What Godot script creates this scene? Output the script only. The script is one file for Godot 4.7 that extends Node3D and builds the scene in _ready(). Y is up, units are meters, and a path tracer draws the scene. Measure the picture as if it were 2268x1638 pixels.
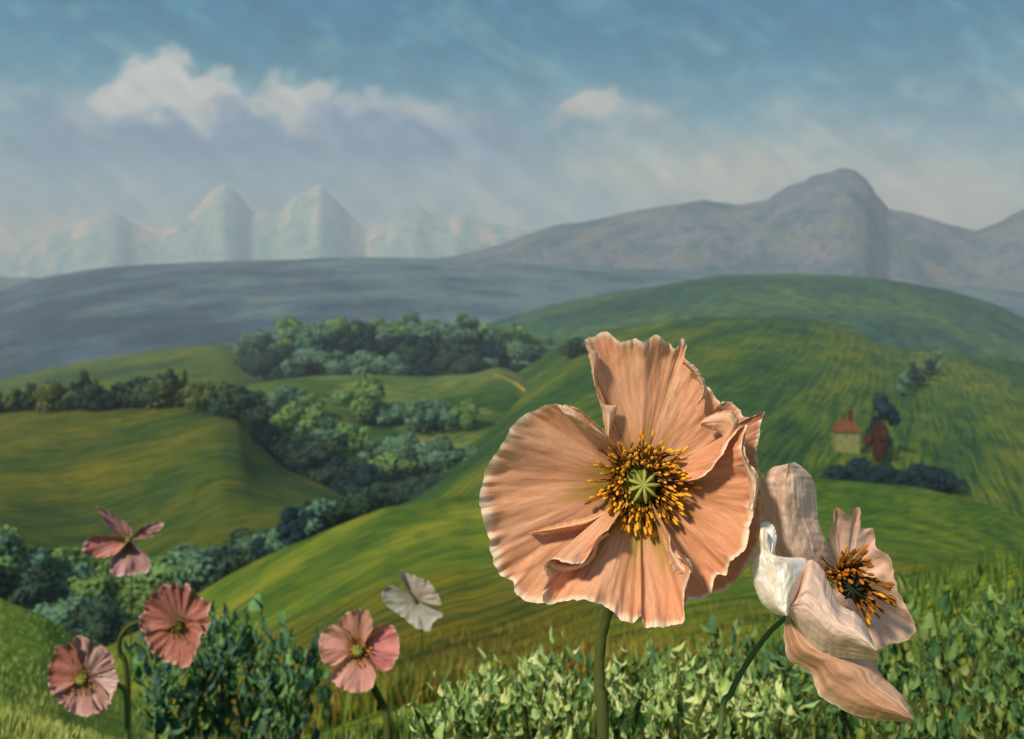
extends Node3D

# picture units: the photograph drawn 2268 wide; LENS is the focal length in those units, HORIZON the eye level
const LENS := 1977.0
const HORIZON := 600.0
const MIDDLE := 1134.0
const EYE := 1.2
const ORDINAL := ["first", "second", "third", "fourth", "fifth", "sixth", "seventh", "eighth", "ninth", "tenth", "eleventh", "twelfth", "thirteenth", "fourteenth", "fifteenth", "sixteenth", "seventeenth", "eighteenth", "nineteenth", "twentieth", "twenty-first", "twenty-second", "twenty-third", "twenty-fourth", "twenty-fifth", "twenty-sixth", "twenty-seventh", "twenty-eighth", "twenty-ninth", "thirtieth"]

var rng := RandomNumberGenerator.new()
var taken := {}
var fbm := FastNoiseLite.new()
var fine := FastNoiseLite.new()
var M := {}
var crowns := {}
var sheets := {}


# ---------------------------------------------------------------- naming
func numbered(called: String) -> String:
	var n: int = taken.get(called, 0)
	taken[called] = n + 1
	return called if n == 0 else "%s_%03d" % [called, n]

func tag(o: Node3D, label: String, category: String, group := "") -> Node3D:
	o.set_meta("label", label)
	o.set_meta("category", category)
	if group:
		o.set_meta("group", group)
	return o

func thing(called: String, label: String, category: String, where := Vector3.ZERO, group := "") -> Node3D:
	var o := Node3D.new()
	o.name = numbered(called)
	add_child(o, true)
	o.position = where
	return tag(o, label, category, group)

func part(called: String, mesh: Mesh, material: Material, parent: Node) -> MeshInstance3D:
	var o := MeshInstance3D.new()
	o.name = called
	o.mesh = mesh
	parent.add_child(o, true)
	o.set_surface_override_material(0, material)
	return o

func at(x: float, y: float, d: float) -> Vector3:
	return Vector3((x - MIDDLE) * d / LENS, EYE + (HORIZON - y) * d / LENS, -d)


# ---------------------------------------------------------------- curves
func profile(p: Array, x: float) -> float:      # p = [x, value, x, value ...], smooth between
	var n := p.size() / 2
	if x <= p[0]:
		return p[1]
	for i in range(1, n):
		if x <= p[2 * i]:
			var t: float = (x - p[2 * i - 2]) / (p[2 * i] - p[2 * i - 2])
			var a: float = p[2 * maxi(i - 2, 0) + 1]
			var b: float = p[2 * i - 1]
			var c: float = p[2 * i + 1]
			var e: float = p[2 * mini(i + 1, n - 1) + 1]
			var v := cubic_interpolate(b, c, a, e, t)
			return lerpf(v, lerpf(b, c, t), 0.35)
	return p[2 * n - 1]

func path_points(p: Array, count: int, closed := false) -> PackedVector2Array:      # [x, y, x, y ...] -> evenly spaced points of a smooth curve
	var pts := []
	for i in p.size() / 2:
		pts.append(Vector2(p[2 * i], p[2 * i + 1]))
	var n := pts.size()
	var dense := PackedVector2Array()
	var segs := n if closed else n - 1
	for i in segs:
		var a: Vector2 = pts[(i - 1 + n) % n] if closed or i > 0 else pts[0]
		var b: Vector2 = pts[i]
		var c: Vector2 = pts[(i + 1) % n]
		var e: Vector2 = pts[(i + 2) % n] if closed or i + 2 < n else pts[n - 1]
		for k in 12:
			dense.append(b.cubic_interpolate(c, a, e, k / 12.0))
	dense.append(pts[0] if closed else pts[n - 1])
	var lengths := PackedFloat32Array([0.0])
	for i in range(1, dense.size()):
		lengths.append(lengths[i - 1] + dense[i].distance_to(dense[i - 1]))
	var total := lengths[lengths.size() - 1]
	var out := PackedVector2Array()
	var at_i := 1
	for k in count:
		var l := total * k / (count - 1)
		while at_i < dense.size() - 1 and lengths[at_i] < l:
			at_i += 1
		var span := maxf(lengths[at_i] - lengths[at_i - 1], 1e-6)
		out.append(dense[at_i - 1].lerp(dense[at_i], clampf((l - lengths[at_i - 1]) / span, 0, 1)))
	return out

func srgb(r: float, g: float, b: float) -> Color:   # 0..255 as seen -> linear, for vertex colours
	return Color(r / 255.0, g / 255.0, b / 255.0).srgb_to_linear()


# ---------------------------------------------------------------- meshes
func grid_mesh(nu: int, nv: int, points: PackedVector3Array, colors: PackedColorArray, uvs: PackedVector2Array, towards := Vector3.ZERO, uv2 := PackedVector2Array()) -> ArrayMesh:
	var normals := PackedVector3Array()
	normals.resize(points.size())
	var index := PackedInt32Array()
	for j in nv:
		for i in nu:
			var a := points[j * nu + mini(i + 1, nu - 1)] - points[j * nu + maxi(i - 1, 0)]
			var b := points[mini(j + 1, nv - 1) * nu + i] - points[maxi(j - 1, 0) * nu + i]
			normals[j * nu + i] = a.cross(b).normalized()
	var vote := 0.0
	for i in range(0, points.size(), 7):
		vote += normals[i].dot(towards)
	var flip := vote < 0.0 and towards != Vector3.ZERO
	if flip:
		for i in normals.size():
			normals[i] = -normals[i]
	for i in normals.size():
		if normals[i].length() < 0.5:
			normals[i] = towards if towards != Vector3.ZERO else Vector3.UP
	for j in nv - 1:
		for i in nu - 1:
			var a := j * nu + i
			var q := [a, a + 1, a + nu, a + nu + 1]
			if flip:
				index.append_array([q[0], q[1], q[2], q[1], q[3], q[2]])
			else:
				index.append_array([q[0], q[2], q[1], q[1], q[2], q[3]])
	return arrays_mesh(points, normals, colors, uvs, index, uv2)

func arrays_mesh(points, normals, colors, uvs, index, uv2 := PackedVector2Array()) -> ArrayMesh:
	var arrays := []
	arrays.resize(Mesh.ARRAY_MAX)
	arrays[Mesh.ARRAY_VERTEX] = points
	arrays[Mesh.ARRAY_NORMAL] = normals
	if colors.size():
		arrays[Mesh.ARRAY_COLOR] = colors
	if uvs.size():
		arrays[Mesh.ARRAY_TEX_UV] = uvs
	if uv2.size():
		arrays[Mesh.ARRAY_TEX_UV2] = uv2
	arrays[Mesh.ARRAY_INDEX] = index
	var m := ArrayMesh.new()
	m.add_surface_from_arrays(Mesh.PRIMITIVE_TRIANGLES, arrays)
	return m

func tube(points: Array, radii: Array, sides := 10, bump := 0.0) -> ArrayMesh:
	var nu := sides + 1
	var nv := points.size()
	var pts := PackedVector3Array()
	var uvs := PackedVector2Array()
	for j in nv:
		var dir: Vector3 = (points[mini(j + 1, nv - 1)] - points[maxi(j - 1, 0)]).normalized()
		var side := dir.cross(Vector3(0.13, 0.21, 1.0)).normalized()
		var up := side.cross(dir).normalized()
		for i in nu:
			var a := TAU * i / sides
			var r: float = radii[j] * (1.0 + bump * fine.get_noise_2d(cos(a) * 60 + j * 13.0, sin(a) * 60))
			pts.append(points[j] + (side * cos(a) + up * sin(a)) * r)
			uvs.append(Vector2(float(i) / sides, j * 0.3))
	var m := grid_mesh(nu, nv, pts, PackedColorArray(), uvs)
	return m

func bend(p: Array, count: int) -> Array:      # smooth 3D path through p
	var out := []
	var n := p.size()
	for k in count:
		var f := float(k) / (count - 1) * (n - 1)
		var i := mini(int(f), n - 2)
		out.append(p[i].cubic_interpolate(p[i + 1], p[maxi(i - 1, 0)], p[mini(i + 2, n - 1)], f - i))
	return out

func box(size: Vector3, centre: Vector3, st: SurfaceTool) -> void:
	var b := BoxMesh.new()
	b.size = size
	st.append_from(b, 0, Transform3D(Basis(), centre))


# ---------------------------------------------------------------- materials
func noise_texture(seed_: int, freq: float, octaves: int, colors: Array, size := 512, as_normal := false) -> NoiseTexture2D:
	var n := FastNoiseLite.new()
	n.seed = seed_
	n.noise_type = FastNoiseLite.TYPE_SIMPLEX_SMOOTH
	n.frequency = freq
	n.fractal_octaves = octaves
	n.fractal_gain = 0.6
	var t := NoiseTexture2D.new()
	t.width = size
	t.height = size
	t.seamless = true
	t.noise = n
	if as_normal:
		t.as_normal_map = true
		t.bump_strength = 6.0
	else:
		var g := Gradient.new()
		var offs := PackedFloat32Array()
		var cols := PackedColorArray()
		for i in colors.size():
			offs.append(0.3 + 0.4 * i / (colors.size() - 1))
			cols.append(colors[i])
		g.offsets = offs
		g.colors = cols
		t.color_ramp = g
	return t

func matt(called: String, rough := 0.9) -> StandardMaterial3D:
	var m := StandardMaterial3D.new()
	m.resource_name = called
	m.roughness = rough
	m.metallic_specular = 0.25
	m.vertex_color_use_as_albedo = true
	return m

func grey(v: float) -> Color:
	return Color(v, v, v)

func make_materials() -> void:
	var streak := noise_texture(3, 0.012, 5, [Color(0.5, 0.64, 0.58), Color(0.72, 0.8, 0.7), Color(0.86, 0.88, 0.74), Color(0.94, 0.91, 0.64), Color(1.0, 0.94, 0.58)], 1024)
	var patchy := noise_texture(8, 0.006, 4, [Color(0.78, 0.86, 0.84), Color(0.95, 0.96, 0.94), Color(1, 0.97, 0.84)], 512)
	var relief := noise_texture(5, 0.02, 5, [], 512, true)
	var stone := noise_texture(4, 0.012, 5, [Color(0.76, 0.79, 0.85), Color(0.88, 0.88, 0.9), Color(0.95, 0.94, 0.95), Color(1.0, 0.98, 0.96)], 1024)
	for k in ["field", "slope", "mountain", "knoll"]:
		var m := matt(k, 1.0)
		m.albedo_texture = streak if k != "mountain" else stone
		m.detail_enabled = true
		m.detail_blend_mode = BaseMaterial3D.BLEND_MODE_MUL
		m.detail_albedo = patchy
		m.detail_uv_layer = BaseMaterial3D.DETAIL_UV_2
		m.normal_enabled = true
		m.normal_texture = relief
		m.normal_scale = 0.8
		M[k] = m
	var p := matt("petal", 0.62)
	p.albedo_texture = noise_texture(21, 0.02, 4, [Color(0.95, 0.92, 0.9), Color(0.98, 0.97, 0.96), Color(1, 1, 1)], 512)
	p.uv1_scale = Vector3(3.0, 0.35, 1)
	p.normal_enabled = true
	p.normal_texture = relief
	p.normal_scale = 0.15
	p.backlight_enabled = true
	p.backlight = Color(0.5, 0.43, 0.37)
	M.petal = p
	for k in [["stem", Color(0.27, 0.3, 0.14)], ["dark_stem", Color(0.31, 0.39, 0.21)], ["bark", Color(0.2, 0.16, 0.12)], ["red_bark", Color(0.33, 0.17, 0.1)]]:
		var s := matt(k[0], 0.8)
		s.albedo_color = k[1]
		s.normal_enabled = true
		s.normal_texture = relief
		M[k[0]] = s
	var crown := {"dark": Color(0.22, 0.31, 0.25), "navy": Color(0.12, 0.22, 0.25), "blue_green": Color(0.37, 0.51, 0.41), "green": Color(0.44, 0.57, 0.33), "olive": Color(0.4, 0.45, 0.24), "rust": Color(0.32, 0.19, 0.12)}
	for k in crown:
		var c := matt("crown_" + k, 0.85)
		c.albedo_color = crown[k]
		c.backlight_enabled = true
		c.backlight = Color(0.3, 0.34, 0.2)
		M["crown_" + k] = c
	var leaf := {"pale": [Color(0.74, 0.78, 0.5), Color(0.67, 0.74, 0.46), Color(0.78, 0.8, 0.56), Color(0.58, 0.68, 0.42), Color(0.46, 0.58, 0.33)], "mid": [Color(0.37, 0.49, 0.26), Color(0.34, 0.47, 0.27), Color(0.43, 0.54, 0.3), Color(0.52, 0.59, 0.35), Color(0.28, 0.42, 0.27)], "deep": [Color(0.34, 0.5, 0.34), Color(0.4, 0.55, 0.34), Color(0.32, 0.46, 0.36), Color(0.46, 0.59, 0.35), Color(0.27, 0.38, 0.34)]}
	for k in leaf:
		M["leaf_" + k] = []
		for c in leaf[k]:
			var l := matt("leaf_" + k, 0.6)
			l.albedo_color = c
			l.backlight_enabled = true
			l.backlight = Color(0.5, 0.55, 0.25)
			M["leaf_" + k].append(l)
	M.grass = matt("grass", 0.8)
	M.grass.backlight_enabled = true
	M.grass.backlight = Color(0.4, 0.45, 0.2)
	for k in [["anther", Color(0.88, 0.64, 0.18), 0.6], ["anther_amber", Color(0.72, 0.43, 0.12), 0.6], ["filament", Color(0.52, 0.34, 0.12), 0.7], ["dark_filament", Color(0.36, 0.25, 0.1), 0.7], ["pod", Color(0.4, 0.43, 0.19), 0.55], ["stigma", Color(0.6, 0.6, 0.29), 0.6], ["dark_pod", Color(0.16, 0.18, 0.12), 0.6], ["lane", Color(0.64, 0.56, 0.24), 1.0], ["wall", Color(0.52, 0.53, 0.35), 0.9], ["roof", Color(0.43, 0.27, 0.18), 0.9]]:
		var s := matt(k[0], k[2])
		s.albedo_color = k[1]
		M[k[0]] = s
	for k in ["wall", "roof"]:
		M[k].albedo_texture = patchy
		M[k].uv1_triplanar = true
		M[k].uv1_scale = Vector3(0.2, 0.2, 0.2)


# ---------------------------------------------------------------- sky
func sky_at(az: float, el: float) -> Color:
	var ahead := absf(az) < 1.25
	var x := MIDDLE + LENS * (tan(az) if ahead else signf(az) * (3.0 + absf(az) - 1.25))
	x = lerpf(x, MIDDLE + 9000.0, smoothstep(2.2, PI, absf(az)))
	var y := HORIZON - LENS * tan(clampf(el, -0.2, 1.4)) / maxf(cos(az) if ahead else 0.3, 0.3)
	var e := rad_to_deg(el)
	# clear air: grey-cream low down, blue higher up
	var low := Color(0.74, 0.76, 0.74)
	var mid := Color(0.53, 0.66, 0.70)
	var top := Color(0.12, 0.455, 0.6)
	var c := low.lerp(mid, smoothstep(1.0, 7.5, e)).lerp(top, smoothstep(6.0, 16.0, e))
	c = c.lerp(Color(0.6, 0.71, 0.79), smoothstep(18.0, 60.0, e))  # upper sky, out of view, brightened to fill the shadows
	var px := x * 0.01
	var py := y * 0.01
	var big := fbm.get_noise_2d(px * 14, py * 26)
	var small := fbm.get_noise_2d(px * 45 + 300, py * 60)
	var brush := fine.get_noise_2d((x * 0.75 + y * 0.66) * 0.06, (y * 0.75 - x * 0.66) * 0.5)
	# thin veil of high haze, thicker low down
	var veil := smoothstep(-0.15, 0.45, big + 0.22 * small) * smoothstep(15.0, 5.0, e) * 0.75
	c = c.lerp(Color(0.69, 0.725, 0.735), veil)
	# the cumulus bank on the left, then the small one in the middle
	var d := 0.0
	var lit := 0.0
	var tops := profile([-900, 330, -300, 300, 60, 285, 120, 238, 190, 205, 240, 178, 268, 130, 300, 104, 345, 96, 395, 108, 425, 138, 470, 150, 520, 164, 570, 192, 610, 164, 650, 156, 720, 172, 830, 190, 960, 222, 1150, 262, 1300, 290, 1500, 320, 2300, 340], x) + small * 48.0 + brush * 8.0
	var base := profile([-900, 330, 0, 310, 300, 290, 700, 320, 1200, 330, 1500, 340], x)
	var over := smoothstep(tops - 10.0, tops + 40.0, y)
	var under := 1.0 - smoothstep(base - 30.0, base + 90.0, y + big * 60.0)
	var edge := smoothstep(-200.0, 180.0, x) * (1.0 - smoothstep(900.0, 1500.0, x))
	d = over * under * edge
	lit = (1.0 - smoothstep(205.0, 320.0, y + small * 60.0 - 60.0 * fbm.get_noise_2d(px * 24 + 90, py * 24))) * (1.0 - 0.3 * smoothstep(560.0, 1000.0, x)) * (0.25 + 0.75 * smoothstep(40.0, 240.0, x))
	var shade := Color(0.45, 0.51, 0.67)
	var white := Color(0.9, 0.86, 0.81)
	c = c.lerp(shade.lerp(white, lit), clampf(d * (0.6 + 0.3 * lit), 0, 1))
	var tops2 := profile([1150, 300, 1215, 250, 1262, 206, 1310, 188, 1362, 196, 1410, 222, 1480, 240, 1520, 290], x) + small * 26.0 + brush * 8.0
	var d2 := smoothstep(tops2 - 5.0, tops2 + 16.0, y) * (1.0 - smoothstep(232.0, 285.0, y + small * 40.0)) * smoothstep(1170.0, 1240.0, x) * (1.0 - smoothstep(1420.0, 1520.0, x))
	c = c.lerp(Color(0.85, 0.79, 0.73), d2 * 0.85)
	# ragged cloud; whiter overhead, out of view, added to soften the shadows
	var rag := smoothstep(0.12, 0.5, fbm.get_noise_2d(px * 8 + 70, py * 22 + 40) + 0.3 * small) * smoothstep(4.0, 9.0, e)
	c = c.lerp(Color(0.66, 0.72, 0.75).lerp(Color(0.82, 0.84, 0.85), smoothstep(17.0, 40.0, e)), rag * lerpf(0.16, 0.9, smoothstep(17.0, 40.0, e)))
	# warm light low over the hills
	var warm := (1.0 - smoothstep(0.5, 6.5, e)) * smoothstep(-0.25, 0.35, big + 0.3 * small)
	warm += 1.0 * exp(-pow((x - 1600.0) / 360.0, 2.0) - pow((y - 400.0) / 100.0, 2.0)) + 1.0 * exp(-pow((x - 2100.0) / 190.0, 2.0) - pow((y - 440.0) / 95.0, 2.0)) + 0.8 * exp(-pow((x - 60.0) / 260.0, 2.0) - pow((y - 560.0) / 70.0, 2.0))
	c = c.lerp(Color(0.96, 0.86, 0.69), clampf(warm * 0.75 + small * 0.15, 0, 0.9))
	var brush2 := fine.get_noise_2d((x * 0.5 - y * 0.86) * 0.5, (x * 0.86 + y * 0.5) * 0.05 + 900.0)
	c = c.lerp(Color(0.74, 0.74, 0.66), 0.2 * smoothstep(0.05, 0.5, brush2) * smoothstep(-0.1, 0.3, big))
	var k := 0.855 * (1.0 + brush * 0.07 + brush2 * 0.05 + small * 0.05)
	return Color(c.r * k, c.g * k, c.b * k)

func make_sky() -> ImageTexture:
	var w := 1024
	var im := Image.create(w, w / 2, false, Image.FORMAT_RGB8)
	for j in w / 2:
		var el := PI / 2 - PI * (j + 0.5) / (w / 2)
		for i in w:
			im.set_pixel(i, j, sky_at(wrapf(TAU * (i + 0.5) / w, -PI, PI), el) if el > -0.05 else Color(0.45, 0.47, 0.42))
	im.resize(4096, 2048, Image.INTERPOLATE_CUBIC)
	for j in range(640, 1040):
		var el := PI / 2 - PI * (j + 0.5) / 2048.0
		for i in range(-448, 448):
			im.set_pixel(posmod(i, 4096), j, sky_at(TAU * (i + 0.5) / 4096.0, el))
	return ImageTexture.create_from_image(im)


# ---------------------------------------------------------------- ground sheets
# curves: from near to far, each [depths, heights] as profiles over the width; `front` = number of the ridge curve
func sheet(called: String, curves: Array, front: int, steps: Array, material: Material, color: Callable, look: Dictionary) -> MeshInstance3D:
	sheets[called] = {"curves": curves, "front": front, "mounds": look.get("mounds", []), "rough": look.get("rough", 0.0), "wave": look.get("wave", 0.1)}
	var columns := PackedFloat32Array()
	var x := -1100.0
	while x < 3370.0:
		columns.append(x)
		x += 9.0 if x > -60 and x < 2330 else 40.0
	var nu := columns.size()
	var rows := PackedFloat32Array()
	for s in steps.size():
		for k in steps[s]:
			rows.append(s + float(k) / steps[s])
	rows.append(curves.size() - 1.0)
	var pts := PackedVector3Array()
	var cols := PackedColorArray()
	var uvs := PackedVector2Array()
	var uv2 := PackedVector2Array()
	var turn: float = look.get("turn", 0.0)
	var along: float = look.get("along", 0.02)
	var across: float = look.get("across", 0.2)
	var patch: float = look.get("patch", 0.01)
	for r in rows:
		for cx in columns:
			var p := on_sheet(called, cx, r)
			pts.append(p)
			var q := Vector2(p.x, p.z).rotated(turn)
			var wob := fbm.get_noise_2d(q.x * along * 260, q.y * along * 260) * 0.12
			uvs.append(Vector2(q.x * along, q.y * across + wob))
			uv2.append(Vector2(p.x, p.z) * patch)
			cols.append(color.call(p, r, cx))
	var o := part(called, grid_mesh(nu, rows.size(), pts, cols, uvs, Vector3.UP, uv2), material, self)
	o.set_meta("kind", "structure")
	return o

func on_sheet(called: String, x: float, r: float) -> Vector3:
	var s: Dictionary = sheets[called]
	var c: Array = s.curves
	var i := clampi(int(r), 0, c.size() - 2)
	var t := r - i
	var d := []
	var y := []
	for k in [maxi(i - 1, 0), i, i + 1, mini(i + 2, c.size() - 1)]:
		var dd := profile(c[k][0], x)
		d.append(log(dd))
		y.append((HORIZON - profile(c[k][1], x)) * dd / LENS)
	var depth := exp(lerpf(d[1], d[2], t))
	var h := lerpf(cubic_interpolate(y[1], y[2], y[0], y[3], t), lerpf(y[1], y[2], t), 0.4)
	var p := Vector3((x - MIDDLE) * depth / LENS, EYE + h, -depth)
	for m in s.mounds:      # [x, row, half width, half depth in rows, height]
		p.y += m[4] * depth / LENS * exp(-pow((x - m[0]) / m[2], 2.0) - pow((r - m[1]) / m[3], 2.0))
	if s.rough > 0.0:
		p.y += s.rough * depth * fbm.get_noise_2d(p.x / (depth * s.wave) * 4.0 + c.size() * 50.0, log(depth) / s.wave * 4.0)
	return p

func stand(called: String, x: float, y: float) -> Vector3:      # the point of a sheet's front that is seen at x, y
	var front: float = sheets[called].front
	var best := Vector3.ZERO
	var least := 1e9
	for k in 121:
		var p := on_sheet(called, x, front * k / 120.0)
		var off := absf(HORIZON - (p.y - EYE) * LENS / -p.z - y)
		if off < least:
			least = off
			best = p
	return best


# ---------------------------------------------------------------- trees
func crown_mesh(seed_: int, n: int, shape: Vector3, lobes: int, leaf: float, spiky := 0.0) -> ArrayMesh:
	rng.seed = seed_
	var balls := []
	for i in lobes:
		var dir := Vector3(rng.randfn(), rng.randfn(), rng.randfn()).normalized()
		var r := rng.randf_range(0.2, 0.36)
		balls.append([dir * shape * rng.randf_range(0.35, 0.8), r, rng.randf_range(0.75, 1.2)])
	var pts := PackedVector3Array()
	var nor := PackedVector3Array()
	var col := PackedColorArray()
	var index := PackedInt32Array()
	for i in n:
		var b: Array = balls[rng.randi() % lobes]
		var dir := Vector3(rng.randfn(), rng.randfn() + 0.25, rng.randfn()).normalized()
		var at_: Vector3 = b[0] + dir * b[1] * shape.lerp(Vector3.ONE * shape.x, 0.6) * rng.randf_range(0.7, 1.12) * 1.25
		at_.y += shape.y
		var out: Vector3 = (dir + Vector3(rng.randfn(), rng.randfn(), rng.randfn()) * 0.45).normalized()
		var along := out.cross(Vector3(rng.randfn(), rng.randfn(), rng.randfn())).normalized()
		if spiky > 0.0:
			along = (along + Vector3.UP * spiky).normalized()
			out = (out - along * out.dot(along)).normalized()
		var side := out.cross(along).normalized()
		var l := leaf * rng.randf_range(0.6, 1.4)
		var w := l * rng.randf_range(0.3, 0.5)
		var k := pts.size()
		pts.append_array([at_ - along * l * 0.5, at_ + side * w - out * w * 0.3, at_ + along * l * 0.5, at_ - side * w - out * w * 0.3])
		var soft := (out + dir * 0.7).normalized()
		if soft.dot(out) < 0.2:
			soft = out
		nor.append_array([soft, soft, soft, soft])
		var v: float = b[2] * rng.randf_range(0.7, 1.25)
		var warm := rng.randf_range(0.85, 1.2)
		var c := Color(v * warm, v, v * rng.randf_range(0.75, 1.1))
		col.append_array([c, c, c, c])
		var g := (pts[k + 2] - pts[k]).cross(pts[k + 1] - pts[k])
		if g.dot(out) > 0.0:
			index.append_array([k, k + 1, k + 2, k, k + 2, k + 3])
		else:
			index.append_array([k, k + 2, k + 1, k, k + 3, k + 2])
	return arrays_mesh(pts, nor, col, PackedVector2Array(), index)

func make_crowns() -> void:
	for i in 4:
		crowns["round%d" % i] = crown_mesh(100 + i, 3200, Vector3(0.5, 0.42, 0.5), 13, 0.062)
		crowns["bush%d" % i] = crown_mesh(200 + i, 3200, Vector3(0.62, 0.36, 0.5), 15, 0.062)
		crowns["tall%d" % i] = crown_mesh(300 + i, 1800, Vector3(0.24, 0.5, 0.24), 12, 0.07, 0.8)

func tree(called: String, category: String, kind: String, tone: String, foot: Vector3, high: float, wide: float, label: String, group: String) -> Node3D:
	var t := thing(called, label, category, foot, group)
	var k := rng.randi() % 4
	var lift: float = {"round": 0.08, "tall": 0.02, "bush": 0.0}[kind]
	var c := part("crown", crowns[kind + str(k)], M["crown_" + tone], t)
	c.position.y = high * lift - high * 0.06
	c.scale = Vector3(wide, high * (1.06 - lift), wide)
	c.rotation.y = rng.randf() * TAU
	var trunk_top := high * 0.5
	var tr := part("trunk", tube([Vector3(0, -0.08 * high, 0), Vector3(0.01 * high, trunk_top * 0.5, 0), Vector3(-0.01 * high, trunk_top, 0.01 * high)], [high * 0.04, high * 0.032, high * 0.015], 7), M.bark if tone != "rust" else M.red_bark, t)
	tr.name = "trunk"
	return t

func tree_row(on: String, called: String, category: String, kinds: Array, tones: Array, from_: Array, count: int, size: Vector2, jitter: float, label: String, group: String, seed_: int) -> void:
	# from_ = profile of the feet in picture units, walked evenly from its first to its last x
	rng.seed = seed_
	var x0: float = from_[0]
	var x1: float = from_[from_.size() - 2]
	var xs := []
	for i in count:
		xs.append(lerpf(x0, x1, (i + 0.5) / count) + rng.randf_range(-jitter, jitter))
	xs.sort()
	for i in count:
		var x: float = xs[i]
		var y := profile(from_, x) + rng.randf_range(-0.35, 0.35) * jitter
		var foot := stand(on, x, y)
		var px := -foot.z / LENS
		var h := rng.randf_range(size.x, size.y) * px
		var kind: String = kinds[rng.randi() % kinds.size()]
		var w := h * (rng.randf_range(0.9, 1.25) if kind != "bush" else rng.randf_range(1.1, 1.5))
		tree(called, category, kind, tones[rng.randi() % tones.size()], foot, h, w, label % ORDINAL[i], group)


# ---------------------------------------------------------------- leaves and plants
func leaf_mesh(width: float, curl: float, seed_: int) -> ArrayMesh:
	rng.seed = seed_
	var nu := 5
	var nv := 9
	var pts := PackedVector3Array()
	var cols := PackedColorArray()
	var uvs := PackedVector2Array()
	for j in nv:
		var t := float(j) / (nv - 1)
		var w := width * pow(sin(PI * pow(t, 0.75)), 0.8) * (1.0 + 0.12 * sin(t * 17.0 + seed_))
		for i in nu:
			var u := (float(i) / (nu - 1) - 0.5) * 2.0
			pts.append(Vector3(u * w * 0.5, t - curl * t * t * 0.3, -curl * t * t * 0.55 + absf(u) * w * 0.22 + 0.03 * sin(t * 9.0 + u * 3.0)))
			var v := 1.0 + (0.25 if i == 2 else 0.0) + rng.randf_range(-0.12, 0.12)
			cols.append(Color(v, v, v * 0.95))
			uvs.append(Vector2(u, t))
	return grid_mesh(nu, nv, pts, cols, uvs, Vector3(0, 0, 1))

var leaf_meshes := []

func leafy_plant(called: String, label: String, category: String, foot: Vector3, high: float, spread: float, n: int, leaf: float, tone: String, group: String, seed_: int) -> void:
	rng.seed = seed_
	var t := thing(called, label, category, foot, group)
	var stems := 3
	var ends := []
	for s in stems:
		var a := TAU * (s + rng.randf()) / stems
		var tip := Vector3(cos(a) * spread * 0.5, high * rng.randf_range(0.75, 0.95), sin(a) * spread * 0.5)
		ends.append(tip)
		part("stem", tube(bend([Vector3(0, -0.1 * high, 0), tip * 0.45 + Vector3(0, high * 0.12, 0), tip], 7), [0.004, 0.0038, 0.0034, 0.003, 0.0026, 0.002, 0.001], 6), M.dark_stem if tone == "deep" else M.stem, t)
	for i in n:
		var tip: Vector3 = ends[rng.randi() % stems]
		var f := pow(rng.randf_range(0.03, 1.0), 0.72)
		var root := tip * f + Vector3(rng.randfn(), 0, rng.randfn()) * spread * 0.16
		root.y = high * f * rng.randf_range(0.75, 1.0)
		var l := part("leaf", leaf_meshes[rng.randi() % leaf_meshes.size()], M["leaf_" + tone][mini(rng.randi() % 6, 4)], t)
		var yaw := rng.randf() * TAU
		var tilt := rng.randf_range(0.15, 1.5)
		l.transform = Transform3D(Basis(Vector3.UP, yaw) * Basis(Vector3.RIGHT, tilt), root)
		var sz := leaf * rng.randf_range(0.45, 1.4)
		l.scale = Vector3(sz * rng.randf_range(0.5, 1.25), sz, sz)


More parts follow.
